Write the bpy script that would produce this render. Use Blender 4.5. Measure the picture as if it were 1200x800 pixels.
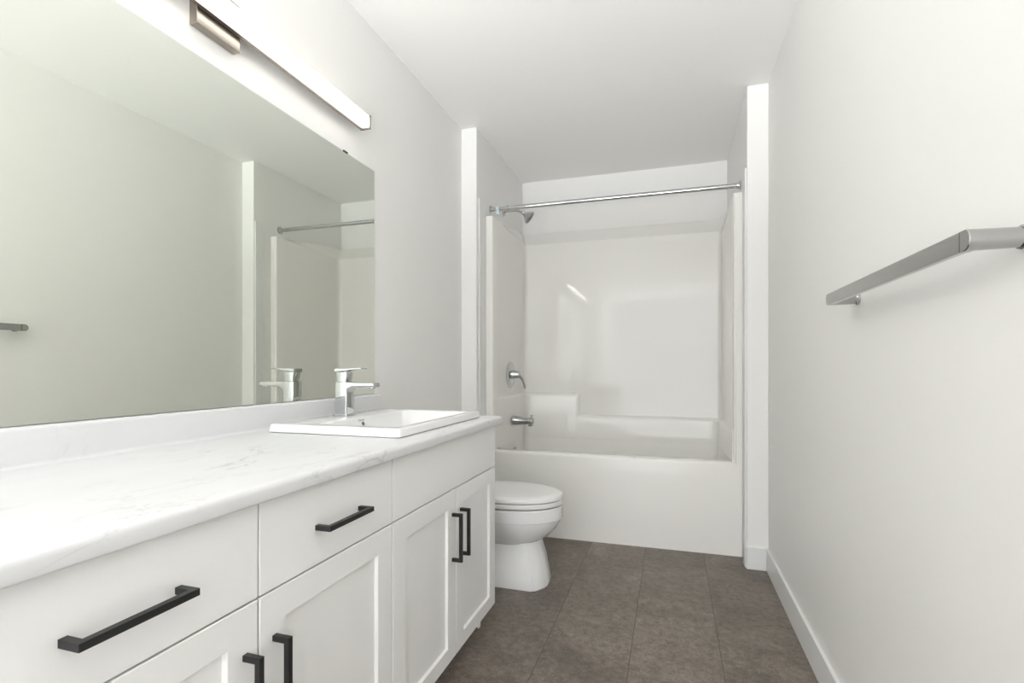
import bpy, bmesh, math, random
from mathutils import Vector, Matrix
random.seed(4)
SC = bpy.context.scene
for o in list(bpy.data.objects):
    bpy.data.objects.remove(o)
COL = SC.collection

# ------------------------------------------------------------------ camera, world, exposure
cam_d = bpy.data.cameras.new('camera')
cam = bpy.data.objects.new('camera', cam_d)
COL.objects.link(cam)
cam.location = (0, 0, 1.0178)
cam.rotation_euler = (math.pi / 2, 0, 0.3042)
cam_d.sensor_width = 36.0
cam_d.lens = 596.66 * 36.0 / 1200.0
cam_d.shift_y = 30.0 / 1200.0
cam_d.clip_start = 0.02
SC.camera = cam

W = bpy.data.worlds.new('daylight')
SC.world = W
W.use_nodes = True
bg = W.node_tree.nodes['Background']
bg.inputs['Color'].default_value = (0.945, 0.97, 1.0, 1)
# daylight from the open end of the room, behind the camera; an invented bright band below the horizon lights the ceiling
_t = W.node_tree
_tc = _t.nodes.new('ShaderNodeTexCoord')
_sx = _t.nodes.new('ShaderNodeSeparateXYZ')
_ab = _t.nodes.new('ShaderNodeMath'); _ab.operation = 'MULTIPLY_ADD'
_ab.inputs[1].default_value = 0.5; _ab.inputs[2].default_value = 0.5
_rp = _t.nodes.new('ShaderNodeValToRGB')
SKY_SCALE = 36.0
# (sine of elevation, radiance): made-up fill bands, bright low, dim at the horizon, brighter above
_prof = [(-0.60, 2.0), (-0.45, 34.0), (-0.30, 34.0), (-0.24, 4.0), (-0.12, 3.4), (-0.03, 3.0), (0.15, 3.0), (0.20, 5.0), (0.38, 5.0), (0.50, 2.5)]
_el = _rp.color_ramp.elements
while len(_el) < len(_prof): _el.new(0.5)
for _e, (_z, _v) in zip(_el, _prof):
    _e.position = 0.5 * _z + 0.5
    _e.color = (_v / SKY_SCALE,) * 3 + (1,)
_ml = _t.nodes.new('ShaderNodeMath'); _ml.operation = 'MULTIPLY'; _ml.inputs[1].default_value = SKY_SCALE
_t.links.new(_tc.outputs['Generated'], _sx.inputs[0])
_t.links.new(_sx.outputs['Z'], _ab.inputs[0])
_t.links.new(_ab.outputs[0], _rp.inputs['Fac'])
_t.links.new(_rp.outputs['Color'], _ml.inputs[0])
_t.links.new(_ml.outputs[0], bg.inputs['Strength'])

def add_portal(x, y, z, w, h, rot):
    d = bpy.data.lights.new('open_end_portal', 'AREA')
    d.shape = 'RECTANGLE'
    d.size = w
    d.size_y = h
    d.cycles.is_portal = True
    o = bpy.data.objects.new('open_end_portal', d)
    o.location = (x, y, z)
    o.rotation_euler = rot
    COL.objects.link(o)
add_portal(-0.3685, -2.91, 1.22, 1.663, 2.44, (math.pi / 2, 0, 0))   # unseen sampling guide across the open room end, no doorway there
LAMP_STRENGTH = 12.0             # forward face of the bar light
LAMP_TOP = 2.0                  # its top, towards the ceiling
LAMP_SIDE = 4.0                  # its underside

SC.view_settings.view_transform = 'Standard'
SC.view_settings.look = 'None'
SC.view_settings.gamma = 1.0
SC.view_settings.use_curve_mapping = False
SC.view_settings.exposure = 0.31

# ------------------------------------------------------------------ materials
def mat(name, col, rough=0.5, metal=0.0, spec=0.5, coat=0.0):
    m = bpy.data.materials.new(name)
    m.use_nodes = True
    b = m.node_tree.nodes['Principled BSDF']
    b.inputs['Base Color'].default_value = (*col, 1)
    b.inputs['Roughness'].default_value = rough
    b.inputs['Metallic'].default_value = metal
    b.inputs['Specular IOR Level'].default_value = spec
    b.inputs['Coat Weight'].default_value = coat
    b.inputs['Coat Roughness'].default_value = 0.05
    return m

class NT:
    """small helper for node trees"""
    def __init__(s, m):
        s.t = m.node_tree
        s.b = s.t.nodes['Principled BSDF']
    def n(s, typ, **kw):
        nd = s.t.nodes.new(typ)
        for k, v in kw.items():
            setattr(nd, k, v)
        return nd
    def l(s, a, b):
        s.t.links.new(a, b)
    def math(s, op, a, b=None, c=None):
        nd = s.n('ShaderNodeMath', operation=op)
        for i, q in enumerate((a, b, c)):
            if q is None: continue
            if isinstance(q, (int, float)): nd.inputs[i].default_value = q
            else: s.l(q, nd.inputs[i])
        return nd.outputs[0]
    def noise(s, vec, scale, detail=3, rough=0.5, dist=0.0):
        nd = s.n('ShaderNodeTexNoise')
        nd.inputs['Scale'].default_value = scale
        nd.inputs['Detail'].default_value = detail
        nd.inputs['Roughness'].default_value = rough
        nd.inputs['Distortion'].default_value = dist
        if vec is not None: s.l(vec, nd.inputs['Vector'])
        return nd.outputs['Fac']
    def ramp(s, fac, stops):
        nd = s.n('ShaderNodeValToRGB')
        e = nd.color_ramp.elements
        while len(e) < len(stops): e.new(0.5)
        for i, (p, c) in enumerate(stops):
            e[i].position = p
            e[i].color = (*c, 1)
        s.l(fac, nd.inputs['Fac'])
        return nd.outputs['Color']
    def mix(s, fac, a, b, blend='MIX'):
        nd = s.n('ShaderNodeMix', data_type='RGBA', blend_type=blend)
        for sock, q in ((nd.inputs['Factor'], fac), (nd.inputs['A'], a), (nd.inputs['B'], b)):
            if isinstance(q, (int, float)): sock.default_value = q
            elif isinstance(q, tuple): sock.default_value = (*q, 1)
            else: s.l(q, sock)
        # colour sockets of the Mix node share names with the float ones
        return nd
def mixrgb(N, fac, a, b, blend='MIX'):
    nd = N.n('ShaderNodeMixRGB', blend_type=blend)
    for sock, q in ((nd.inputs[0], fac), (nd.inputs[1], a), (nd.inputs[2], b)):
        if isinstance(q, (int, float)): sock.default_value = q
        elif isinstance(q, tuple): sock.default_value = (*q, 1)
        else: N.l(q, sock)
    return nd.outputs[0]
def bump(N, height, strength, dist):
    bp = N.n('ShaderNodeBump')
    bp.inputs['Strength'].default_value = strength
    bp.inputs['Distance'].default_value = dist
    N.l(height, bp.inputs['Height'])
    N.l(bp.outputs[0], N.b.inputs['Normal'])

def paint(name, col, rough, scale=140, strength=0.06):
    m = mat(name, col, rough)
    N = NT(m)
    tc = N.n('ShaderNodeTexCoord').outputs['Object']
    bump(N, N.noise(tc, scale, 2), strength, 0.002)
    return m
M_WALL = paint('wall_paint', (0.90, 0.891, 0.866), 0.5)
M_CEIL = paint('ceiling_paint', (0.955, 0.948, 0.925), 0.8)
M_TRIM = paint('trim_paint', (0.86, 0.86, 0.85), 0.3, 60, 0.02)
M_CAB = paint('cabinet_lacquer', (0.92, 0.913, 0.90), 0.38, 300, 0.03)
M_CARC = mat('cabinet_carcass', (0.62, 0.60, 0.57), 0.5)
M_BLACK = paint('black_metal', (0.012, 0.012, 0.013), 0.42, 500, 0.03)
M_PORC = mat('porcelain', (0.93, 0.93, 0.93), 0.06)
M_SINK = mat('sink_porcelain', (0.89, 0.89, 0.89), 0.06)
M_SEAT = mat('toilet_seat_plastic', (0.92, 0.912, 0.895), 0.22)
M_TUB = mat('gelcoat', (0.93, 0.912, 0.87), 0.04, 0.0, 0.36)
M_CHROME = mat('chrome', (0.57, 0.582, 0.59), 0.04, 1.0)
M_SATIN = mat('satin_chrome', (0.43, 0.43, 0.425), 0.09, 1.0)
M_NICKEL = paint('brushed_nickel', (0.36, 0.325, 0.29), 0.3, 200, 0.05)
M_NICKEL.node_tree.nodes['Principled BSDF'].inputs['Metallic'].default_value = 1.0
M_CAP = mat('dark_nickel', (0.11, 0.095, 0.085), 0.4, 0.6)
M_MIRROR = mat('mirror_silver', (0.86, 0.89, 0.825), 0.0, 1.0)
M_EDGE = mat('mirror_edge', (0.75, 0.82, 0.78), 0.1)
M_DARK = mat('dark_hole', (0.03, 0.025, 0.02), 0.4)
M_SPRAY = mat('grey_plastic', (0.16, 0.16, 0.155), 0.3)
M_GREY = mat('grey_print', (0.22, 0.22, 0.23), 0.5)
M_CLEAR = mat('pale_plastic', (0.72, 0.82, 0.86), 0.15)
def lamp_mat(name, strength):
    m = mat(name, (0.9, 0.9, 0.9), 0.4)
    b = m.node_tree.nodes['Principled BSDF']
    b.inputs['Emission Color'].default_value = (1.0, 0.95, 0.875, 1)
    b.inputs['Emission Strength'].default_value = strength
    return m
M_LAMP = lamp_mat('lamp_diffuser_front', LAMP_STRENGTH)
M_LAMP_SIDE = lamp_mat('lamp_diffuser_side', LAMP_SIDE)
M_LAMP_TOP = lamp_mat('lamp_diffuser_top', LAMP_TOP)

def floor_material():
    m = mat('vinyl_tile', (0.17, 0.145, 0.125), 0.42)
    N = NT(m)
    tc = N.n('ShaderNodeTexCoord').outputs['Object']
    sep = N.n('ShaderNodeSeparateXYZ'); N.l(tc, sep.inputs[0])
    bx = N.math('ADD', sep.outputs['Y'], -1.72 + 0.61 * 10)
    by = N.math('ADD', sep.outputs['X'], -0.165 + 0.305 * 10)
    cmb = N.n('ShaderNodeCombineXYZ'); N.l(bx, cmb.inputs[0]); N.l(by, cmb.inputs[1])
    def brick(mortar):
        br = N.n('ShaderNodeTexBrick', offset=0.5, offset_frequency=2, squash=1.0)
        N.l(cmb.outputs[0], br.inputs['Vector'])
        br.inputs['Color1'].default_value = (0, 0, 0, 1)
        br.inputs['Color2'].default_value = (1, 1, 1, 1)
        br.inputs['Mortar'].default_value = (0.5, 0.5, 0.5, 1)
        br.inputs['Scale'].default_value = 1.0
        br.inputs['Mortar Size'].default_value = mortar
        br.inputs['Mortar Smooth'].default_value = 0.15
        br.inputs['Brick Width'].default_value = 0.61
        br.inputs['Row Height'].default_value = 0.305
        return br
    br = brick(0.0011)
    # shift of the stone pattern from tile to tile
    off = N.n('ShaderNodeVectorMath', operation='MULTIPLY_ADD')
    N.l(br.outputs['Color'], off.inputs[0]); off.inputs[1].default_value = (7, 5, 3); N.l(tc, off.inputs[2])
    v = off.outputs[0]
    n1 = N.noise(v, 4.0, 4, 0.55, 0.6)
    n2 = N.noise(v, 38.0, 6, 0.7, 0.3)
    n3 = N.noise(v, 260.0, 3, 0.7)
    c = N.ramp(n1, [(0.30, (0.150, 0.122, 0.101)), (0.72, (0.245, 0.205, 0.172))])
    c2 = N.ramp(n2, [(0.33, (0.60, 0.59, 0.58)), (0.50, (1.0, 1.0, 1.0)), (0.68, (1.42, 1.41, 1.40))])
    c = mixrgb(N, 0.85, c, c2, 'MULTIPLY')
    c3 = N.ramp(n3, [(0.34, (0.62, 0.62, 0.62)), (0.58, (1.1, 1.1, 1.1)), (0.70, (2.0, 1.97, 1.93))])
    c = mixrgb(N, 0.7, c, c3, 'MULTIPLY')
    t = N.ramp(br.outputs['Color'], [(0.0, (0.90, 0.90, 0.90)), (1.0, (1.07, 1.07, 1.07))])
    c = mixrgb(N, 1.0, c, t, 'MULTIPLY')
    fr = N.math('FRACT', N.math('DIVIDE', by, 0.305))
    ln = N.math('LESS_THAN', N.math('MINIMUM', fr, N.math('SUBTRACT', 1.0, fr)), 0.0042)
    jt = N.math('MAXIMUM', N.math('MULTIPLY', ln, 0.85), N.math('MULTIPLY', br.outputs['Fac'], 0.16))
    c = mixrgb(N, jt, c, (0.055, 0.045, 0.038))
    N.l(c, N.b.inputs['Base Color'])
    r = N.math('MULTIPLY_ADD', n2, 0.2, 0.34)
    N.l(r, N.b.inputs['Roughness'])
    h = N.math('SUBTRACT', N.math('MULTIPLY', n2, 0.5), br.outputs['Fac'])
    bump(N, h, 0.25, 0.001)
    return m
M_FLOOR = floor_material()

def marble_material():
    m = mat('white_marble_laminate', (0.88, 0.88, 0.88), 0.38, 0.0, 0.35)
    N = NT(m)
    tc = N.n('ShaderNodeTexCoord').outputs['Object']
    mp = N.n('ShaderNodeMapping')
    mp.inputs['Rotation'].default_value = (0.5, 0.2, 0.5)
    mp.inputs['Scale'].default_value = (3.2, 1.0, 2.4)
    N.l(tc, mp.inputs['Vector'])
    v = mp.outputs[0]
    def vein(scale, dist, width, maskscale, lo, hi):
        n = N.noise(v, scale, 5, 0.58, dist)
        d = N.math('ABSOLUTE', N.math('SUBTRACT', n, 0.5))
        line = N.math('SUBTRACT', 1.0, N.math('MINIMUM', N.math('DIVIDE', d, width), 1.0))
        line = N.math('POWER', line, 1.4)
        k = N.n('ShaderNodeMapRange'); k.inputs[1].default_value = lo; k.inputs[2].default_value = hi
        N.l(N.noise(tc, maskscale, 2), k.inputs[0])
        return N.math('MULTIPLY', line, k.outputs[0])
    a = vein(1.25, 0.6, 0.011, 2.6, 0.46, 0.62)
    b = vein(3.6, 0.9, 0.016, 4.5, 0.50, 0.66)
    cl = N.noise(v, 2.2, 4, 0.6, 0.8)
    base = N.ramp(cl, [(0.3, (0.745, 0.75, 0.76)), (0.7, (0.79, 0.79, 0.79))])
    c = mixrgb(N, N.math('MULTIPLY', a, 0.62), base, (0.46, 0.44, 0.42))
    c = mixrgb(N, N.math('MULTIPLY', b, 0.45), c, (0.50, 0.50, 0.50))
    N.l(c, N.b.inputs['Base Color'])
    return m
M_TOP = marble_material()

# ------------------------------------------------------------------ mesh helpers
def wloc(o):
    v = Vector((0, 0, 0))
    while o is not None:
        v = v + o.location
        o = o.parent
    return v
def obj(name, bm, m, parent=None, origin=None, smooth=False, angle=40):
    if origin is None:
        origin = wloc(parent) if parent is not None else Vector((0, 0, 0))
    origin = Vector(origin)
    bmesh.ops.recalc_face_normals(bm, faces=bm.faces)
    bmesh.ops.translate(bm, verts=bm.verts, vec=-origin)
    me = bpy.data.meshes.new(name)
    bm.to_mesh(me); bm.free()
    me.materials.append(m)
    if smooth:
        me.shade_smooth()
        me.set_sharp_from_angle(angle=math.radians(angle))
    o = bpy.data.objects.new(name, me)
    COL.objects.link(o)
    o.parent = parent
    o.location = origin - (wloc(parent) if parent is not None else Vector((0, 0, 0)))
    return o
def thing(name, label, cat, loc, group=None):
    o = bpy.data.objects.new(name, None)
    o.empty_display_size = 0.1
    COL.objects.link(o)
    o.location = loc
    tag(o, label, cat, group)
    return o
def tag(o, label, cat, group=None):
    o['label'] = label
    o['category'] = cat
    if group: o['group'] = group
    return o
def struct(name, bm, m, smooth=False):
    o = obj(name, bm, m, smooth=smooth)
    o['kind'] = 'structure'
    return o

def box(bm, x0, x1, y0, y1, z0, z1, bev=0.0, seg=2):
    vs = [bm.verts.new((x, y, z)) for x in (x0, x1) for y in (y0, y1) for z in (z0, z1)]
    q = [(0, 1, 3, 2), (4, 6, 7, 5), (0, 4, 5, 1), (2, 3, 7, 6), (0, 2, 6, 4), (1, 5, 7, 3)]
    fs = [bm.faces.new([vs[i] for i in f]) for f in q]
    if bev > 0:
        es = list({e for f in fs for e in f.edges})
        bmesh.ops.bevel(bm, geom=es, offset=bev, segments=seg, profile=0.5, affect='EDGES')
    return bm
def B(*a, **k):
    return box(bmesh.new(), *a, **k)
def rrect(x0, x1, y0, y1, r, seg=6):
    r = max(min(r, (x1 - x0) / 2 - 1e-4, (y1 - y0) / 2 - 1e-4), 1e-4)
    pts = []
    for cx, cy, a0 in ((x1 - r, y1 - r, 0), (x0 + r, y1 - r, 90), (x0 + r, y0 + r, 180), (x1 - r, y0 + r, 270)):
        for i in range(seg + 1):
            a = math.radians(a0 + 90.0 * i / seg)
            pts.append((cx + r * math.cos(a), cy + r * math.sin(a)))
    return pts
def loft(bm, loops, cap0=True, cap1=True, closed=True):
    rows = [[bm.verts.new(p) for p in lp] for lp in loops]
    n = len(rows[0])
    for a, b in zip(rows, rows[1:]):
        for i in range(n if closed else n - 1):
            j = (i + 1) % n
            try: bm.faces.new((a[i], a[j], b[j], b[i]))
            except ValueError: pass
    if cap0: bm.faces.new(list(reversed(rows[0])))
    if cap1: bm.faces.new(rows[-1])
    return bm
def frame_of(d):
    d = Vector(d).normalized()
    u = d.cross(Vector((0, 0, 1)))
    if u.length < 1e-3: u = d.cross(Vector((1, 0, 0)))
    u.normalize()
    return d, u, d.cross(u).normalized()
def lathe(bm, origin, axis, prof, seg=32):
    """prof: (distance along axis, radius)"""
    d, u, w = frame_of(axis)
    o = Vector(origin)
    loops = []
    for t, r in prof:
        r = max(r, 1e-5)
        loops.append([o + d * t + (u * math.cos(2 * math.pi * i / seg) + w * math.sin(2 * math.pi * i / seg)) * r for i in range(seg)])
    return loft(bm, loops)
def sweep(bm, pts, radii, seg=16, squash=None):
    pts = [Vector(p) for p in pts]
    if not isinstance(radii, (list, tuple)): radii = [radii] * len(pts)
    loops = []
    prev = None
    for i, p in enumerate(pts):
        d = (pts[min(i + 1, len(pts) - 1)] - pts[max(i - 1, 0)]).normalized()
        if prev is None: _, u, w = frame_of(d)
        else:
            u = (prev - d * prev.dot(d)).normalized(); w = d.cross(u).normalized()
        prev = u
        loops.append([p + (u * math.cos(2 * math.pi * k / seg) + w * math.sin(2 * math.pi * k / seg)) * radii[i] for k in range(seg)])
    return loft(bm, loops)
def curve(p0, p1, p2, n=10):
    p0, p1, p2 = Vector(p0), Vector(p1), Vector(p2)
    return [p0 * (1 - t) ** 2 + p1 * 2 * t * (1 - t) + p2 * t * t for t in [i / n for i in range(n + 1)]]

# ------------------------------------------------------------------ dimensions
XL, XR = -1.200, 0.463           # room walls
XA, XB = -1.104, 0.363           # alcove walls
YN, YS, YT, YB = -2.80, 2.815, 2.974, 3.789   # open near end, stubs, tub front, far wall
H = 2.44
TH = 0.12

# ------------------------------------------------------------------ room shell
struct('floor', B(XL - TH, XR + TH, YN - TH, YB + TH, -0.06, 0), M_FLOOR)
struct('ceiling', B(XL - TH, XR + TH, YN - TH, YB + TH, H, H + 0.06), M_CEIL)
struct('wall_left', B(XL - TH, XL, YN - TH, YS, 0, H), M_WALL)
struct('wall_right', B(XR, XR + TH, YN - TH, YB + TH, 0, H), M_WALL)
struct('wall_far', B(XL - TH, XR, YB, YB + TH, 0, H), M_WALL)
struct('wall_alcove_left', B(XL - TH, XA, YS, YB, 0, H, bev=0.004), M_WALL)
struct('wall_alcove_right', B(XB, XR, YS, YB, 0, H, bev=0.004), M_WALL)
def baseboard(name, x0, x1, y0, y1, h=0.112):
    struct(name, B(x0, x1, y0, y1, 0, h, bev=0.003), M_TRIM)
baseboard('baseboard_right', XR - 0.013, XR, YN, YS)
baseboard('baseboard_far', XB - 0.004, XR - 0.013, YS - 0.013, YS)
baseboard('baseboard_left', XL, XL + 0.013, 1.90, YS)
baseboard('baseboard_alcove', XL + 0.013, XA, YS - 0.013, YS)
# slim trim boards at the mouth of the alcove
struct('trim_1', B(XA, XA + 0.007, 2.850, 2.905, 0, 2.03, bev=0.002), M_TRIM)
struct('trim_2', B(XB - 0.009, XB, 2.825, 2.890, 0, 2.03, bev=0.002), M_TRIM)

# ------------------------------------------------------------------ tub and shower surround (one-piece unit)
unit = thing('bathtub', 'glossy white one-piece bathtub and shower surround filling the far alcove', 'bathtub', ((XA + XB) / 2, YT, 0))
G = 0.001
ax0, ax1, ay1 = XA + G, XB - G, YB - G
RIM = 0.503
LXi, RXi = -1.036, 0.293        # inner faces of the tub well
def surround():
    bm = bmesh.new()
    loops = []
    def plan(xl, xr, yb, r=0.03, seg=5):
        """inner outline from the left front corner round to the right front corner"""
        f = 0.012
        p = []
        for i in range(5):
            a = math.radians(270 + 90 * i / 4)
            p.append((xl - f + f * math.cos(a), YT + f + f * math.sin(a), 0))
        for k in range(1, 7): p.append((xl, YT + f + (yb - r - YT - f) * k / 7, 0))
        for i in range(seg + 1):
            a = math.radians(180 - 90 * i / seg)
            p.append((xl + r + r * math.cos(a), yb - r + r * math.sin(a), 0))
        for k in range(1, 8): p.append((xl + r + (xr - xl - 2 * r) * k / 8, yb, 0))
        for i in range(seg + 1):
            a = math.radians(90 - 90 * i / seg)
            p.append((xr - r + r * math.cos(a), yb - r + r * math.sin(a), 0))
        for k in range(6, 0, -1): p.append((xr, YT + f + (yb - r - YT - f) * k / 7, 0))
        for i in range(5):
            a = math.radians(180 + 90 * i / 4)
            p.append((xr + f + f * math.cos(a), YT + f + f * math.sin(a), 0))
        return p
    zt = 1.955
    for z in (RIM - 0.05, 0.9, 1.4, 1.90, zt - 0.012):
        k = (z - 0.45) / 1.5
        loops.append([(x, y, z) for x, y, _ in plan(-1.056 - 0.004 * k, 0.318 + 0.001 * k, 3.692 + 0.011 * k)])
    last = plan(-1.060, 0.319, 3.703)
    kinds = ['F'] * 5 + ['S'] * 6 + ['C'] * 6 + ['B'] * 7 + ['C'] * 6 + ['S'] * 6 + ['F'] * 5
    mx = (XA + XB) / 2
    def top(p, kd, s):
        x, y, _ = p
        t = min(max((y - YT - 0.02) / 0.69, 0), 1)
        wx = ax0 if x < mx else ax1
        z = zt - 0.020 * t + 0.104 * t * s
        if kd == 'F': return (min(max(x + (wx - x) * s, ax0), ax1), y, z)
        if kd == 'S': return (x + (wx - x) * s, y, z)
        if kd == 'C': return (x + (wx - x) * s, y + (ay1 - y) * s, z)
        return (mx + (x - mx) * (1 + 0.062 * s), y + (ay1 - y) * s, z)
    loops[-1] = [(x, y, zt - 0.03) for x, y, _ in plan(-1.060, 0.319, 3.7025)]
    for s in (0.0, 0.04, 0.5, 1.0):
        loops.append([top(p, kd, s) for p, kd in zip(last, kinds)])
    loft(bm, loops, cap0=False, cap1=False, closed=False)
    # front flanges, facing the room
    for x0, x1 in ((ax0, -1.068), (0.331, ax1)):
        box(bm, x0, x1, YT - 0.0008, YT + 0.012, RIM - 0.012, zt, 0.0)
    # returns behind flanges to the wall
    return bm
obj('surround', surround(), M_TUB, unit, smooth=True, angle=30)
def liner(poly_outer, poly_inner, ztop, name):
    bm = bmesh.new()
    n = len(poly_outer)
    e = 0.010
    rows = []
    prof = [(0.0, ztop + 0.004), (0.25, ztop + 0.002), (0.62, ztop - 0.004), (0.88, ztop - 0.012), (1.0, ztop - 0.024), (1.0, RIM + 0.0005)]
    for s, z in prof:
        rows.append([(a[0] + (b[0] - a[0]) * s, a[1] + (b[1] - a[1]) * s, z) for a, b in zip(poly_outer, poly_inner)])
    loft(bm, rows, cap0=False, cap1=False, closed=False)
    # end faces
    for k in (0, -1):
        vs = [bm.verts.new(r[k]) for r in rows]
        a, b = poly_outer[k], poly_inner[k]
        vs += [bm.verts.new((a[0], a[1], RIM + 0.0005))]
        bm.faces.new(vs)
    return obj(name, bm, M_TUB, unit, smooth=True, angle=60)
def arc(cx, cy, r, a0, a1, n=6):
    return [(cx + r * math.cos(math.radians(a0 + (a1 - a0) * i / n)), cy + r * math.sin(math.radians(a0 + (a1 - a0) * i / n))) for i in range(n + 1)]
yo, yi = 3.70, 3.668
ol = [(-1.060, YT + 0.03)] + arc(-1.06 + 0.03, yo - 0.03, 0.03, 180, 90) + [(-0.67, yo), (-0.640, yo), (-0.630, yo)]
il = [(-1.0535, YT + 0.03)] + arc(LXi + 0.045, yi - 0.045, 0.045, 180, 90) + [(-0.67, yi), (-0.648, yi + 0.006), (-0.640, yi + 0.022)]
liner(ol, il, 0.828, 'soap_shelf')
orr = [(-0.655, yo), (-0.3, yo), (0.0, yo)] + arc(0.320 - 0.03, yo - 0.03, 0.03, 90, 0) + [(0.320, YT + 0.03)]
irr = [(-0.655, yi), (-0.3, yi), (0.0, yi)] + arc(RXi - 0.045, yi - 0.045, 0.045, 90, 0) + [(0.3135, YT + 0.03)]
liner(orr, irr, 0.672, 'ledge')
def tub():
    bm = bmesh.new()
    r = 0.008
    # apron with a rounded rim, then down into the well
    x0, x1, y0, y1 = ax0, ax1, YT, ay1
    iy0, iy1 = YT + 0.085, yi
    L = []
    def lp(a, b, c, d, rad, z): L.append([(x, y, z) for x, y in rrect(a, b, c, d, rad, 8)])
    lp(x0, x1, y0, y1, 0.002, 0.0)
    lp(x0, x1, y0, y1, 0.002, RIM - 0.016)
    lp(x0, x1, y0 + 0.001, y1, 0.002, RIM - 0.009)
    lp(x0, x1, y0 + 0.005, y1, 0.002, RIM - 0.003)
    lp(x0, x1, y0 + 0.012, y1, 0.002, RIM)
    def well(dl, dr, df, db, rad, z, k):
        # k: the sides flare out towards the front flanges
        p = []
        for x, y in rrect(LXi + dl, RXi - dr, iy0 + df, iy1 - db, rad, 8):
            t = min(max((iy1 - y) / (iy1 - iy0), 0), 1)
            c = (x - (LXi + RXi) / 2) / ((RXi - LXi) / 2)
            p.append((x + 0.019 * k * t * c, y, z))
        L.append(p)
    well(0, 0, -0.012, 0, 0.045, RIM, 1)
    well(0, 0, -0.004, 0, 0.046, RIM - 0.003, 1)
    well(0, 0, 0, 0.0003, 0.048, RIM - 0.012, 1)
    well(0.001, 0.002, 0.003, 0.001, 0.055, RIM - 0.05, 0.9)
    well(0.006, 0.014, 0.008, 0.006, 0.075, 0.38, 0.5)
    well(0.020, 0.055, 0.022, 0.022, 0.10, 0.26, 0.1)
    lp(LXi + 0.04, RXi - 0.14, iy0 + 0.045, iy1 - 0.045, 0.10, 0.15)
    lp(LXi + 0.07, RXi - 0.19, iy0 + 0.075, iy1 - 0.075, 0.11, 0.095)
    lp(LXi + 0.12, RXi - 0.26, iy0 + 0.12, iy1 - 0.12, 0.09, 0.08)
    loft(bm, L, cap0=False, cap1=True)
    return bm
obj('tub', tub(), M_TUB, unit, smooth=True, angle=35)
bm = bmesh.new()
lathe(bm, (LXi + 0.006, 3.325, 0.437), (1, 0, -0.1), [(0, 0.036), (0.006, 0.036), (0.010, 0.033), (0.012, 0.02), (0.012, 0.0)])
ov = obj('overflow_plate', bm, M_CHROME, unit, smooth=True); ov['label'] = 'chrome overflow plate'
bm = bmesh.new()
lathe(bm, (LXi + 0.22, 3.345, 0.0805), (0, 0, 1), [(0, 0.035), (0.004, 0.034), (0.006, 0.028), (0.004, 0.02), (0.004, 0.0)])
obj('drain', bm, M_CHROME, unit, smooth=True)

# ------------------------------------------------------------------ vanity cabinets
FX = -0.657                     # plane of the door faces
ZB, ZD, ZT = 0.100, 0.633, 0.7915
def handle(parent, origin, vertical):
    """square black bar pull, 0.15 long, standing 34 mm off the face"""
    t, L, d = 0.0098, 0.151, 0.034
    bm = bmesh.new()
    def bx(a0, a1, u0, u1):
        if vertical: box(bm, a0, a1, -t / 2, t / 2, u0, u1)
        else: box(bm, a0, a1, u0, u1, -t / 2, t / 2)
    # one outline, extruded: a U shape
    outline = [(0, 0), (d, 0), (d, L), (0, L), (0, L - t), (d - t, L - t), (d - t, t), (0, t)]
    outline = [(a, u - L / 2) for a, u in outline]
    lo, hi = [], []
    for a, u in outline:
        if vertical:
            lo.append(bm.verts.new((a, -t / 2, u))); hi.append(bm.verts.new((a, t / 2, u)))
        else:
            lo.append(bm.verts.new((a, u, -t / 2))); hi.append(bm.verts.new((a, u, t / 2)))
    n = len(outline)
    for i in range(n):
        j = (i + 1) % n
        bm.faces.new((lo[i], lo[j], hi[j], hi[i]))
    for q in ((0, 1, 6, 7), (1, 2, 5, 6), (2, 3, 4, 5)):
        bm.faces.new([lo[k] for k in q]); bm.faces.new([hi[k] for k in reversed(q)])
    es = [e for e in bm.edges if len(e.link_faces) == 2 and e.calc_face_angle(0) > 0.5]
    bmesh.ops.bevel(bm, geom=es, offset=0.0009, segments=1, affect='EDGES')
    bmesh.ops.translate(bm, verts=bm.verts, vec=Vector(origin))
    h = obj('handle', bm, M_BLACK, parent, origin=origin)
    h['label'] = 'matte black square bar pull'
    return h
def slab(name, parent, y0, y1, z0, z1):
    return obj(name, B(FX - 0.019, FX, y0, y1, z0, z1, bev=0.0016), M_CAB, parent, origin=(FX, (y0 + y1) / 2, z0))
def shaker(parent, y0, y1, z0, z1, py0, py1, pz0, pz1):
    """five-piece door: flat frame, chamfered inner edge, sunk panel"""
    bm = bmesh.new()
    def rect(x, a, b, c, d): return [(x, a, c), (x, b, c), (x, b, d), (x, a, d)]
    e = 0.0016
    rows = [rect(FX - 0.019, y0, y1, z0, z1), rect(FX - e, y0, y1, z0, z1), rect(FX, y0 + e, y1 - e, z0 + e, z1 - e),
            rect(FX, py0, py1, pz0, pz1), rect(FX - 0.0008, py0 + 0.0008, py1 - 0.0008, pz0 + 0.0008, pz1 - 0.0008),
            rect(FX - 0.0085, py0 + 0.0035, py1 - 0.0035, pz0 + 0.0035, pz1 - 0.0035)]
    loft(bm, rows)
    return obj('door', bm, M_CAB, parent, origin=(FX, (y0 + y1) / 2, z0))
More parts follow.
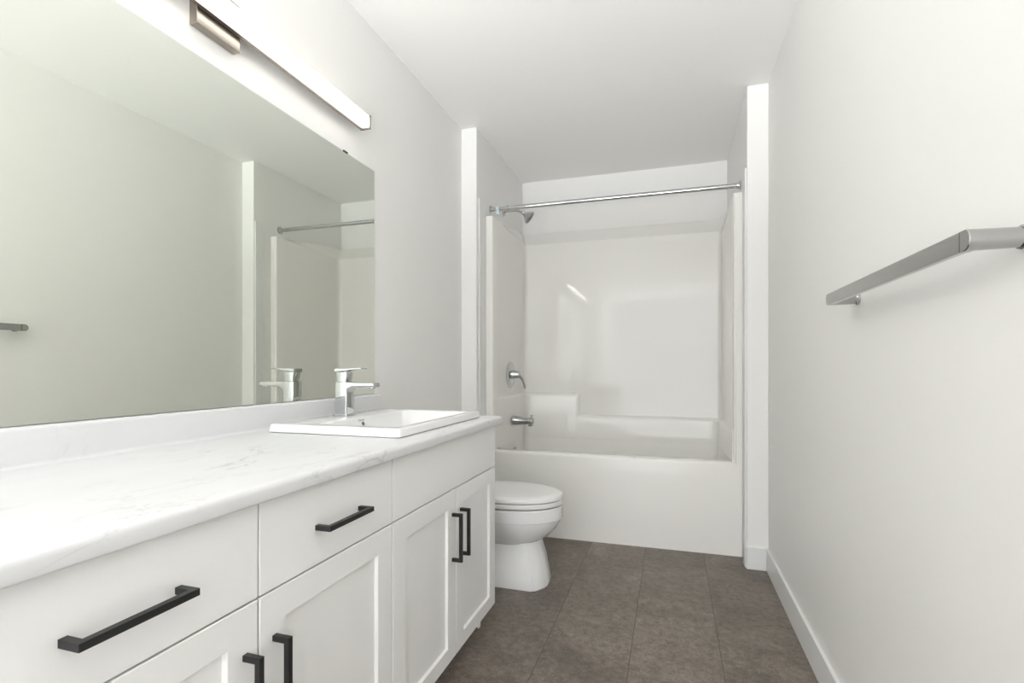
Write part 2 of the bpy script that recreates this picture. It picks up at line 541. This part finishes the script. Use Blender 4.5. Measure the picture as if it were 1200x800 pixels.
def carcass(parent, y0, y1, end):
    bm = bmesh.new()
    f = FX - 0.0205
    t = 0.016
    # sides notched for the toe kick, bottom, back, front stretchers, kick board
    for a, b in ((y0, y0 + t), (y1 - t, y1)):
        pts = [(XL + 0.003, 0.0), (-0.735, 0.0), (-0.735, ZB), (f, ZB), (f, 0.790), (XL + 0.003, 0.790)]
        lo = [bm.verts.new((x, a, z)) for x, z in pts]; hi = [bm.verts.new((x, b, z)) for x, z in pts]
        for i in range(6):
            j = (i + 1) % 6
            bm.faces.new((lo[i], lo[j], hi[j], hi[i]))
        for q in ((0, 1, 2, 5), (2, 3, 4, 5)):
            bm.faces.new([lo[k] for k in q]); bm.faces.new([hi[k] for k in reversed(q)])
    box(bm, XL + 0.004, f, y0 + t, y1 - t, ZB, ZB + t)
    box(bm, XL + 0.004, XL + 0.012, y0 + t, y1 - t, ZB + t, 0.790)
    box(bm, f - 0.03, f, y0 + t, y1 - t, ZD - 0.02, ZD + 0.02)
    box(bm, f - 0.012, f, y0 + t, y1 - t, 0.755, 0.790)
    return obj('carcass', bm, M_CAB, parent)
YA0, YA1, YM, YC1 = 0.2525, 0.6835, 1.1095, 1.872
def kick(parent, y0, y1):
    return obj('toe_kick', B(-0.752, -0.736, y0 + 0.017, y1 - 0.017, 0, ZB - 0.001), M_CAB, parent)

c1 = thing('vanity_cabinet', 'white shaker vanity cabinet with two drawers above two doors, nearest the camera', 'cabinet', (FX - 0.2, (YA0 + YM) / 2, 0))
carcass(c1, YA0, YM - 0.0005, False); kick(c1, YA0, YM)
g = 0.0017
for a, b in ((YA0, YA1), (YA1, YM)):
    d = slab('drawer', c1, a + g, b - g, ZD + g, ZT)
    handle(d, (FX, 0.4675 if a == YA0 else 0.8995, 0.7075), False)
dr = shaker(c1, YA0 + g, YA1 - g, ZB, ZD - g, YA0 + 0.064, YA1 - 0.062, 0.148, 0.577)
handle(dr, (FX, 0.6545, 0.4795), True)
dr = shaker(c1, YA1 + g, YM - g, ZB, ZD - g, YA1 + 0.062, YM - 0.064, 0.148, 0.577)
handle(dr, (FX, 0.7185, 0.4795), True)

c2 = thing('vanity_cabinet', 'white shaker sink base cabinet with a plain false front above two doors', 'cabinet', (FX - 0.2, (YM + YC1) / 2, 0))
carcass(c2, YM + 0.0005, YC1, True); kick(c2, YM, YC1)
slab('false_front', c2, YM + g, YC1 - 0.0005, ZD + g, ZT)
YG = 1.4985
dr = shaker(c2, YM + g, YG - g, ZB, ZD - g, YM + 0.065, YG - 0.062, 0.148, 0.577)
handle(dr, (FX, 1.4685, 0.4845), True)
dr = shaker(c2, YG + g, YC1 - 0.0005, ZB, ZD - g, YG + 0.060, YC1 - 0.060, 0.148, 0.577)
handle(dr, (FX, 1.5320, 0.4845), True)
bm = bmesh.new()
lathe(bm, (-0.686, 1.768, ZB), (0, 0, -1), [(0.0, 0.009), (0.03, 0.008), (0.044, 0.0075), (0.050, 0.005), (0.052, 0.0)], 16)
obj('levelling_foot', bm, M_CAB, c2, smooth=True)

# ------------------------------------------------------------------ worktop with backsplash
ZC = 0.8255
WY0, WY1, WX1 = 0.235, 1.896, -0.636
# sink cut-out
CX0, CX1, CY0, CY1 = -1.105, -0.722, 1.240, 1.800
top = thing('countertop', 'long white marble-look laminate worktop over the vanity cabinets', 'countertop', (-0.92, (WY0 + WY1) / 2, 0.795))
def worktop():
    bm = bmesh.new()
    z0 = 0.7955
    r = 0.011
    prof = [(XL + 0.002, z0), (WX1 - 0.004, z0)]
    prof += [(WX1 - 0.004 + 0.004 * math.sin(a), z0 + 0.004 - 0.004 * math.cos(a)) for a in [math.radians(q) for q in (30, 60, 90)]]
    prof += [(WX1 - r + r * math.cos(a), ZC - r + r * math.sin(a)) for a in [math.radians(q) for q in (0, 15, 30, 45, 60, 75, 90)]]
    prof += [(XL + 0.002, ZC)]
    ys = [WY0, CY0, CY1, WY1]
    # solid sections before and after the hole
    def sect(y0, y1, pr):
        loft(bm, [[(x, y0, z) for x, z in pr], [(x, y1, z) for x, z in pr]])
    sect(WY0, CY0, prof); sect(CY1, WY1, prof)
    front = [(CX1, z0)] + prof[1:-1] + [(CX1, ZC)]
    sect(CY0, CY1, front)
    sect(CY0, CY1, [(XL + 0.002, z0), (CX0, z0), (CX0, ZC), (XL + 0.002, ZC)])
    bmesh.ops.remove_doubles(bm, verts=bm.verts, dist=1e-6)
    return bm
obj('slab', worktop(), M_TOP, top, smooth=True, angle=40)
def splash():
    bm = bmesh.new()
    xb, xf, zt = XL + 0.002, XL + 0.021, 0.9035
    pr = [(xb, ZC + 0.0003)]
    pr += [(xf + 0.010 - 0.010 * math.sin(math.radians(a)), ZC + 0.0103 - 0.010 * math.cos(math.radians(a))) for a in (0, 22, 45, 67, 90)]
    rr = 0.008
    pr += [(xf - rr + rr * math.cos(math.radians(a)), zt - rr + rr * math.sin(math.radians(a))) for a in (0, 22, 45, 67, 90)]
    pr += [(xb, zt)]
    loft(bm, [[(x, WY0, z) for x, z in pr], [(x, WY1, z) for x, z in pr]])
    return bm
obj('backsplash', splash(), M_TOP, top, smooth=True, angle=40)

# ------------------------------------------------------------------ sink
SX0, SX1, SY0, SY1, SZ = -1.136, -0.698, 1.214, 1.822, 0.8500
sink = thing('sink', 'white rectangular drop-in washbasin set into the marble-look worktop', 'sink', ((SX0 + SX1) / 2, (SY0 + SY1) / 2, ZC))
def basin():
    bm = bmesh.new()
    L = []
    def lp(a, b, c, d, r, z): L.append([(x, y, z) for x, y in rrect(a, b, c, d, r, 6)])
    zb = ZC + 0.0012
    # underside first (hidden bowl), then the rim slab, then the visible bowl
    lp(-0.935, -0.795, 1.42, 1.62, 0.04, 0.690)
    lp(-0.985, -0.755, 1.30, 1.75, 0.05, 0.705)
    lp(-1.02, -0.740, 1.262, 1.785, 0.05, 0.78)
    lp(-1.04, -0.728, 1.250, 1.795, 0.03, zb)
    lp(SX0 + 0.003, SX1 - 0.003, SY0 + 0.003, SY1 - 0.003, 0.008, zb)
    lp(SX0, SX1, SY0, SY1, 0.010, zb + 0.002)
    lp(SX0 + 0.003, SX1 - 0.003, SY0 + 0.003, SY1 - 0.003, 0.010, SZ - 0.004)
    lp(SX0 + 0.005, SX1 - 0.005, SY0 + 0.005, SY1 - 0.005, 0.010, SZ - 0.001)
    lp(SX0 + 0.009, SX1 - 0.009, SY0 + 0.009, SY1 - 0.009, 0.010, SZ)
    lp(-1.010, -0.731, 1.262, 1.790, 0.026, SZ)
    lp(-1.004, -0.735, 1.266, 1.786, 0.026, SZ - 0.0015)
    lp(-1.000, -0.738, 1.270, 1.782, 0.028, SZ - 0.006)
    lp(-0.975, -0.750, 1.300, 1.755, 0.045, 0.765)
    lp(-0.965, -0.762, 1.315, 1.740, 0.06, 0.735)
    lp(-0.935, -0.790, 1.36, 1.69, 0.06, 0.718)
    lp(-0.87, -0.85, 1.50, 1.535, 0.008, 0.712)
    loft(bm, L)
    return bm
obj('basin', basin(), M_SINK, sink, smooth=True, angle=45)
bm = bmesh.new()
lathe(bm, (-0.9938, 1.488, 0.8270), (1, 0, 0.32), [(-0.004, 0.0078), (0.0015, 0.0078), (0.002, 0.0068), (0.0012, 0.0055), (-0.003, 0.0052)], 20)
ring = obj('overflow_ring', bm, M_CHROME, sink, smooth=True); ring['label'] = 'small chrome overflow ring'
bm = bmesh.new()
lathe(bm, (-0.9938, 1.488, 0.8270), (1, 0, 0.32), [(-0.002, 0.0054), (0.0008, 0.0054)], 16)
obj('overflow_hole', bm, M_DARK, ring)
# tiny grey maker's lettering high on the bowl's back wall: too small to read in the photo
bm = bmesh.new()
def stroke(ya, yb, za, zb):
    zm = (za + zb) / 2
    x = -1.000 + (0.844 - zm) * 0.316
    box(bm, x - 0.001, x + 0.0009, ya, yb, za, zb)
y = 1.470
for w, s in ((0.0042, 0), (0.0042, 1), (0.0038, 0), (0.0042, 1), (0.0042, 0), (0.0038, 1)):
    stroke(y, y + 0.0013, 0.8365, 0.8415)
    stroke(y + 0.0013, y + w, 0.8365 if s else 0.8402, 0.8378 if s else 0.8415)
    y += w + 0.0015
obj('maker_mark', bm, M_GREY, sink)
bm = bmesh.new()
lathe(bm, (-0.86, 1.518, 0.7125), (0, 0, 1), [(0, 0.03), (0.003, 0.030), (0.004, 0.027), (0.003, 0.02), (0.006, 0.018), (0.007, 0.0)], 24)
obj('drain', bm, M_CHROME, sink, smooth=True)

# ------------------------------------------------------------------ faucet
fy = 1.512
fx0, fx1 = -1.108, -1.060
fc = thing('faucet', 'square chrome single-lever faucet on the back deck of the white sink', 'faucet', ((fx0 + fx1) / 2, fy, SZ))
hw = 0.0225
bm = bmesh.new()
loft(bm, [[(x, y, z) for x, y in rrect(fx0 - k, fx1 + k, fy - hw - k, fy + hw + k, 0.006, 4)] for k, z in ((0.006, SZ), (0.006, SZ + 0.004), (0.003, SZ + 0.006))])
obj('base_plate', bm, M_CHROME, fc, smooth=True, angle=30)
bm = bmesh.new()
loft(bm, [[(x, y, z) for x, y in rrect(fx0 + k, fx1 - k, fy - hw + k, fy + hw - k, 0.005, 4)] for k, z in ((0, SZ + 0.005), (0, 0.966), (0.002, 0.9675))])
obj('body', bm, M_CHROME, fc, smooth=True, angle=30)
# flat spout reaching over the bowl, slightly thinner at its tip
bm = bmesh.new()
def yz(x, y0, y1, z0, z1, r=0.003):
    return [(x, a, b) for a, b in rrect(y0, y1, z0, z1, r, 3)]
loft(bm, [yz(fx1 - 0.004, fy - 0.0215, fy + 0.0215, 0.926, 0.966), yz(fx1 + 0.004, fy - 0.0215, fy + 0.0215, 0.9375, 0.966),
          yz(fx1 + 0.014, fy - 0.021, fy + 0.021, 0.9455, 0.9655), yz(fx1 + 0.026, fy - 0.0205, fy + 0.0205, 0.948, 0.965), yz(-0.958, fy - 0.0195, fy + 0.0195, 0.9495, 0.964), yz(-0.956, fy - 0.018, fy + 0.018, 0.951, 0.9625)])
sp = obj('spout', bm, M_CHROME, fc, smooth=True, angle=30)
bm = bmesh.new()
lathe(bm, (-0.973, fy, 0.950), (0, 0, -1), [(0, 0.011), (0.004, 0.011), (0.005, 0.009), (0.004, 0.0)], 20)
obj('aerator', bm, M_SATIN, sp, smooth=True)
# handle: block leaning over the cartridge and thin flat lever
bm = bmesh.new()
loft(bm, [[(x, y, z) for x, y in rrect(a, b, fy - 0.0195, fy + 0.0195, 0.005, 4)] for a, b, z in ((-1.103, -1.066, 0.968), (-1.105, -1.062, 0.985), (-1.108, -1.062, 1.000))])
hd = obj('handle', bm, M_CHROME, fc, smooth=True, angle=30)
bm = bmesh.new()
loft(bm, [yz(-1.109, fy - 0.022, fy + 0.022, 0.9995, 1.0125), yz(-1.062, fy - 0.022, fy + 0.022, 1.0030, 1.0135), yz(-1.045, fy - 0.021, fy + 0.021, 1.0085, 1.0140), yz(-1.006, fy - 0.018, fy + 0.018, 1.0110, 1.0150, 0.0018)])
obj('lever', bm, M_CHROME, hd, smooth=True, angle=30)

# ------------------------------------------------------------------ mirror
MY0, MY1, MZ0, MZ1 = 0.255, 1.871, 0.906, 1.8425
mir = thing('mirror', 'wide frameless mirror on the left wall above the marble-look backsplash', 'mirror', (XL + 0.003, (MY0 + MY1) / 2, MZ0))
obj('glass', B(XL + 0.0012, XL + 0.0058, MY0, MY1, MZ0, MZ1), M_EDGE, mir)
bm = bmesh.new()
q = [bm.verts.new(p) for p in ((XL + 0.0060, MY0 + 0.002, MZ0), (XL + 0.0060, MY1 - 0.002, MZ0), (XL + 0.0060, MY1 - 0.002, MZ1 - 0.002), (XL + 0.0060, MY0 + 0.002, MZ1 - 0.002))]
bm.faces.new(q)
obj('silvering', bm, M_MIRROR, mir)
for yc in (0.46, 1.671):
    clip = obj('clip', B(XL + 0.0011, XL + 0.0085, yc - 0.013, yc + 0.013, MZ1 - 0.003, MZ1 + 0.003, bev=0.0006), M_DARK, mir)

# ------------------------------------------------------------------ vanity light
VY0, VY1 = 0.43, 1.738
VX0, VX1, VZ0, VZ1 = XL + 0.030, XL + 0.068, 1.955, 2.001
vl = thing('vanity_light', 'long glowing bar light with brushed nickel mount on the wall above the mirror', 'wall light', (XL, 1.083, 1.977))
obj('backplate', B(XL, XL + 0.0265, 1.014, 1.152, 1.911, 2.042, bev=0.0015), M_NICKEL, vl)
bm = bmesh.new()
box(bm, XL + 0.0265, VX0 - 0.0015, 1.03, 1.136, 1.960, 1.996)
obj('mount', bm, M_NICKEL, vl)
bm = bmesh.new()
box(bm, VX0 + 0.001, VX1, VY0 + 0.003, VY1 - 0.003, VZ0 + 0.002, VZ1, bev=0.002)
df = obj('diffuser', bm, M_LAMP, vl); df.data.materials.append(M_LAMP_SIDE)
df.data.materials.append(M_LAMP_TOP)
for p in df.data.polygons:
    p.material_index = 0 if p.normal.x > 0.8 else (2 if p.normal.z > 0.8 else 1)
df['label'] = 'glowing white diffuser'
bm = bmesh.new()
box(bm, VX0 - 0.0015, VX0 + 0.001, VY0 + 0.003, VY1 - 0.003, VZ0 - 0.001, VZ1 + 0.001)
box(bm, VX0 - 0.0015, VX0 + 0.013, VY0 + 0.003, VY1 - 0.003, VZ0 - 0.004, VZ0 + 0.0015)
obj('channel', bm, M_NICKEL, vl)
for a, b in ((VY0, VY0 + 0.003), (VY1 - 0.003, VY1 + 0.003)):
    obj('end_cap', B(VX0 - 0.0015, VX1 + 0.0045, a, b, VZ0 - 0.004, VZ1 + 0.003), M_CAP, vl)

# ------------------------------------------------------------------ toilet
ty = 2.345
toi = thing('toilet', 'white porcelain toilet with closed lid between the vanity and the tub', 'toilet', (-0.8, ty, 0))
def egg(front, back, hw, z, n=48, p=2.0, cx=-0.735):
    pts = []
    for i in range(n):
        a = 2 * math.pi * i / n
        c, s = math.cos(a), math.sin(a)
        if c >= 0: x = cx + (front - cx) * abs(c) ** (2 / p)
        else: x = cx - (cx - back) * abs(c) ** (2 / 3.0)
        y = ty + hw * (1 if s >= 0 else -1) * abs(s) ** (2 / (p if c >= 0 else 2.6))
        pts.append((x, y, z))
    return pts
def pedestal():
    bm = bmesh.new()
    # faceted foot, narrowing upwards
    def foot(z, xf, w0, w1, xc, back):
        return [(xf, ty - w0, z), (xf, ty + w0, z), (xc, ty + w1, z), (back, ty + w1, z), (back, ty - w1, z), (xc, ty - w1, z)]
    L = [foot(0.0, -0.553, 0.050, 0.118, -0.600, -1.10), foot(0.012, -0.552, 0.051, 0.119, -0.600, -1.10),
         foot(0.06, -0.560, 0.050, 0.115, -0.609, -1.10), foot(0.13, -0.578, 0.048, 0.106, -0.628, -1.10), foot(0.20, -0.598, 0.046, 0.098, -0.650, -1.10), foot(0.30, -0.62, 0.046, 0.096, -0.67, -1.10)]
    loft(bm, L)
    vert = [e for e in bm.edges if abs(e.verts[0].co.z - e.verts[1].co.z) > 0.005]
    bmesh.ops.bevel(bm, geom=vert, offset=0.010, segments=3, affect='EDGES')
    return bm
obj('pedestal', pedestal(), M_PORC, toi, smooth=True, angle=55)
bm = bmesh.new()
loft(bm, [egg(-0.640, -0.96, 0.085, 0.185), egg(-0.600, -0.97, 0.108, 0.200), egg(-0.555, -0.98, 0.136, 0.228), egg(-0.522, -0.985, 0.155, 0.262), egg(-0.500, -0.985, 0.168, 0.298),
          egg(-0.4965, -0.985, 0.170, 0.310), egg(-0.4905, -0.985, 0.174, 0.313), egg(-0.489, -0.985, 0.176, 0.366), egg(-0.493, -0.985, 0.173, 0.372), egg(-0.52, -0.97, 0.15, 0.373)])
obj('bowl', bm, M_PORC, toi, smooth=True, angle=28)
bm = bmesh.new()
loft(bm, [egg(-0.490, -0.96, 0.176, 0.3785), egg(-0.4865, -0.96, 0.180, 0.381), egg(-0.486, -0.96, 0.180, 0.397), egg(-0.490, -0.96, 0.177, 0.4005)])
obj('seat', bm, M_SEAT, toi, smooth=True, angle=35)
bm = bmesh.new()
loft(bm, [egg(-0.491, -0.965, 0.176, 0.4035), egg(-0.487, -0.965, 0.180, 0.406), egg(-0.4865, -0.965, 0.1805, 0.417), egg(-0.490, -0.965, 0.178, 0.4235), egg(-0.499, -0.962, 0.171, 0.4275), egg(-0.53, -0.95, 0.145, 0.4305), egg(-0.62, -0.90, 0.07, 0.4325)])
obj('lid', bm, M_SEAT, toi, smooth=True, angle=35)
for s in (-1, 1):
    bm = bmesh.new()
    box(bm, -0.985, -0.955, ty + s * 0.075 - 0.022, ty + s * 0.075 + 0.022, 0.373, 0.412, 0.006)
    obj('hinge', bm, M_SEAT, toi, smooth=True)
bm = bmesh.new()
loft(bm, [[(x, y, z) for x, y in rrect(-1.185, xf, ty - w, ty + w, 0.03, 5)] for xf, w, z in ((-0.97, 0.17, 0.372), (-1.005, 0.175, 0.39), (-1.00, 0.19, 0.43), (-0.995, 0.20, 0.675))])
obj('tank', bm, M_PORC, toi, smooth=True, angle=50)
bm = bmesh.new()
loft(bm, [[(x, y, z) for x, y in rrect(-1.187, -0.985 - k, ty - 0.208 + k, ty + 0.208 - k, 0.03, 5)] for k, z in ((0.002, 0.676), (0, 0.68), (0, 0.70), (0.006, 0.708), (0.02, 0.710))])
obj('tank_lid', bm, M_PORC, toi, smooth=True, angle=50)
bm = bmesh.new()
lathe(bm, (-0.995, ty - 0.15, 0.64), (1, 0, 0), [(-0.004, 0.011), (0.010, 0.011), (0.012, 0.009), (0.012, 0)], 16)
box(bm, -0.988, -0.980, ty - 0.155, ty - 0.08, 0.632, 0.645, 0.003)
obj('flush_lever', bm, M_CHROME, toi, smooth=True)

# ------------------------------------------------------------------ shower fittings
py = 3.322
px = -1.0565
vv = thing('shower_valve', 'round chrome shower valve plate with lever handle on the left surround wall', 'shower valve', (px, py, 0.966))
bm = bmesh.new()
lathe(bm, (px, py, 0.966), (1, 0, 0), [(0.0, 0.089), (0.003, 0.089), (0.008, 0.082), (0.013, 0.060), (0.015, 0.042), (0.015, 0.0)], 40)
obj('escutcheon', bm, M_CHROME, vv, smooth=True, angle=50)
bm = bmesh.new()
lathe(bm, (px + 0.013, py, 0.966), (1, 0, 0), [(0.0, 0.032), (0.012, 0.031), (0.030, 0.026), (0.052, 0.025), (0.058, 0.021), (0.060, 0.0)], 28)
hb = obj('hub', bm, M_CHROME, vv, smooth=True, angle=50)
bm = bmesh.new()
sweep(bm, curve((px + 0.055, py, 0.966), (px + 0.085, py + 0.012, 0.955), (px + 0.098, py + 0.03, 0.872), 8), [0.016, 0.0155, 0.014, 0.0125, 0.011, 0.0095, 0.0085, 0.0075, 0.006], 14)
obj('lever', bm, M_CHROME, hb, smooth=True)

spx = -1.0345
ts = thing('tub_spout', 'tapered chrome tub spout with diverter knob below the shower valve', 'tub spout', (spx, py, 0.655))
bm = bmesh.new()
lathe(bm, (spx, py, 0.655), (1, 0, -0.03), [(0.0, 0.033), (0.004, 0.033), (0.02, 0.0315), (0.10, 0.0225), (0.125, 0.024), (0.136, 0.0255), (0.141, 0.022), (0.142, 0.0)], 28)
box(bm, spx + 0.108, spx + 0.137, py - 0.018, py + 0.018, 0.618, 0.64, 0.004)
so = obj('spout', bm, M_SATIN, ts, smooth=True, angle=45)
bm = bmesh.new()
lathe(bm, (spx + 0.128, py, 0.672), (0.15, 0, 1), [(0, 0.004), (0.012, 0.004), (0.013, 0.008), (0.020, 0.008), (0.022, 0.005), (0.022, 0)], 14)
obj('diverter_knob', bm, M_CHROME, so, smooth=True)

shx = XA
sh = thing('shower_sprayer', 'small grey conical shower head on a bent arm from the left alcove wall', 'shower head', (shx, py, 2.085))
bm = bmesh.new()
lathe(bm, (shx + 0.0005, py, 2.085), (1, 0, 0), [(0.0, 0.030), (0.003, 0.030), (0.010, 0.024), (0.016, 0.012), (0.016, 0)], 24)
obj('wall_flange', bm, M_CHROME, sh, smooth=True)
bm = bmesh.new()
sweep(bm, [(shx + 0.01, py, 2.085)] + curve((shx + 0.05, py, 2.088), (shx + 0.105, py, 2.090), (shx + 0.135, py, 2.068), 8), 0.0085, 14)
obj('arm', bm, M_CHROME, sh, smooth=True)
bm = bmesh.new()
ax = Vector((0.80, 0.22, -0.62))
o0 = Vector((shx + 0.130, py, 2.073))
lathe(bm, o0, ax, [(0, 0.010), (0.006, 0.014), (0.016, 0.0145), (0.022, 0.012), (0.030, 0.018), (0.066, 0.046), (0.071, 0.047), (0.074, 0.044), (0.073, 0.038)], 28)
hd2 = obj('head', bm, M_CHROME, sh, smooth=True, angle=40)
bm = bmesh.new()
axn = ax.normalized()
lathe(bm, o0 + axn * 0.070, ax, [(0, 0.038), (0.0045, 0.038), (0.0035, 0.030), (0.0035, 0.014), (0.007, 0.012), (0.007, 0.0)], 28)
fp = obj('spray_face', bm, M_SPRAY, hd2, smooth=True, angle=40); fp['label'] = 'dark grey spray face'

# ------------------------------------------------------------------ shower rod
ry, rz = 3.060, 2.0215
rod = thing('shower_rod', 'straight chrome shower curtain rod spanning the alcove above the tub', 'shower rod', ((XA + XB) / 2, ry, rz))
def flange(x, d):
    bm = bmesh.new()
    lathe(bm, (x, ry, rz), (d, 0, 0), [(0.0005, 0.027), (0.004, 0.027), (0.007, 0.024), (0.010, 0.018), (0.022, 0.0165), (0.024, 0.013), (0.024, 0)], 28)
    obj('end_flange', bm, M_CHROME, rod, smooth=True, angle=40)
flange(XA, 1); flange(XB, -1)
bm = bmesh.new()
lathe(bm, (XA + 0.02, ry, rz), (1, 0, 0), [(0, 0.0105), (0.14, 0.0105)], 24)
obj('inner_tube', bm, M_CHROME, rod, smooth=True)
bm = bmesh.new()
lathe(bm, (XA + 0.115, ry, rz), (1, 0, 0), [(0, 0.0135), (XB - XA - 0.137, 0.0135)], 24)
obj('outer_tube', bm, M_CHROME, rod, smooth=True)
bm = bmesh.new()
lathe(bm, (XA + 0.110, ry, rz), (1, 0, 0), [(0, 0.011), (0.0005, 0.0175), (0.010, 0.0175), (0.0105, 0.0137)], 24)
obj('collar', bm, M_CHROME, rod, smooth=True)
bm = bmesh.new()
lathe(bm, (XA + 0.040, ry, rz), (1, 0, 0), [(0, 0.0108), (0.0003, 0.0165), (0.020, 0.0165), (0.0203, 0.0108)], 20)
box(bm, XA + 0.040, XA + 0.060, ry - 0.010, ry + 0.010, rz - 0.036, rz - 0.012, 0.002)
cp = obj('plastic_clip', bm, M_CLEAR, rod, smooth=True); cp['label'] = 'pale clear plastic clip'

# ------------------------------------------------------------------ towel bar
tz, tY0, tY1, td, thh = 1.1955, 0.857, 1.545, 0.072, 0.0152
tb = thing('towel_bar', 'flat polished chrome towel bar on the right wall', 'towel bar', (XR, (tY0 + tY1) / 2, tz))
xf, xb = XR - td, XR - td + 0.011
ov0, ov1 = tY0 + 0.027, tY1 - 0.027
bm = bmesh.new()
loft(bm, [[(x, y, z) for x, z in rrect(xf, xb, tz - thh + 0.0004, tz + thh - 0.0004, 0.0015, 3)] for y in (ov0 + 0.0007, ov1 - 0.0007)])
obj('bar', bm, M_SATIN, tb, smooth=True, angle=30)
def post(yc, s):
    # rounded head of the bar end, with the round stem that runs back to the wall
    bm = bmesh.new()
    n = 14
    out = [(yc - s * 0.0115, tz - thh), (yc, tz - thh)]
    out += [(yc + s * thh * math.sin(a), tz - thh * math.cos(a)) for a in [math.pi * i / n for i in range(1, n)]]
    out += [(yc, tz + thh), (yc - s * 0.0115, tz + thh)]
    cx, cz = yc, tz
    def ring(k, x): return [(x, cx + (a - cx) * k, cz + (b - cz) * k) for a, b in out]
    loft(bm, [ring(0.94, xf), ring(1.0, xf + 0.0012), ring(1.0, xb)])
    lathe(bm, (xb - 0.003, yc, tz), (1, 0, 0), [(0, thh - 0.0002), (td - 0.011 - 0.006, thh - 0.0012), (td - 0.011 + 0.001, thh - 0.0012)], 32)
    p = obj('post', bm, M_SATIN, tb, smooth=True, angle=35)
    bm = bmesh.new()
    lathe(bm, (XR - 0.0005, yc, tz), (-1, 0, 0), [(0, 0.0170), (0.007, 0.0170), (0.0085, 0.0158), (0.0085, 0)], 28)
    obj('wall_flange', bm, M_CHROME, p, smooth=True, angle=35)
post(tY0 + thh, -1)
post(tY1 - thh, 1)
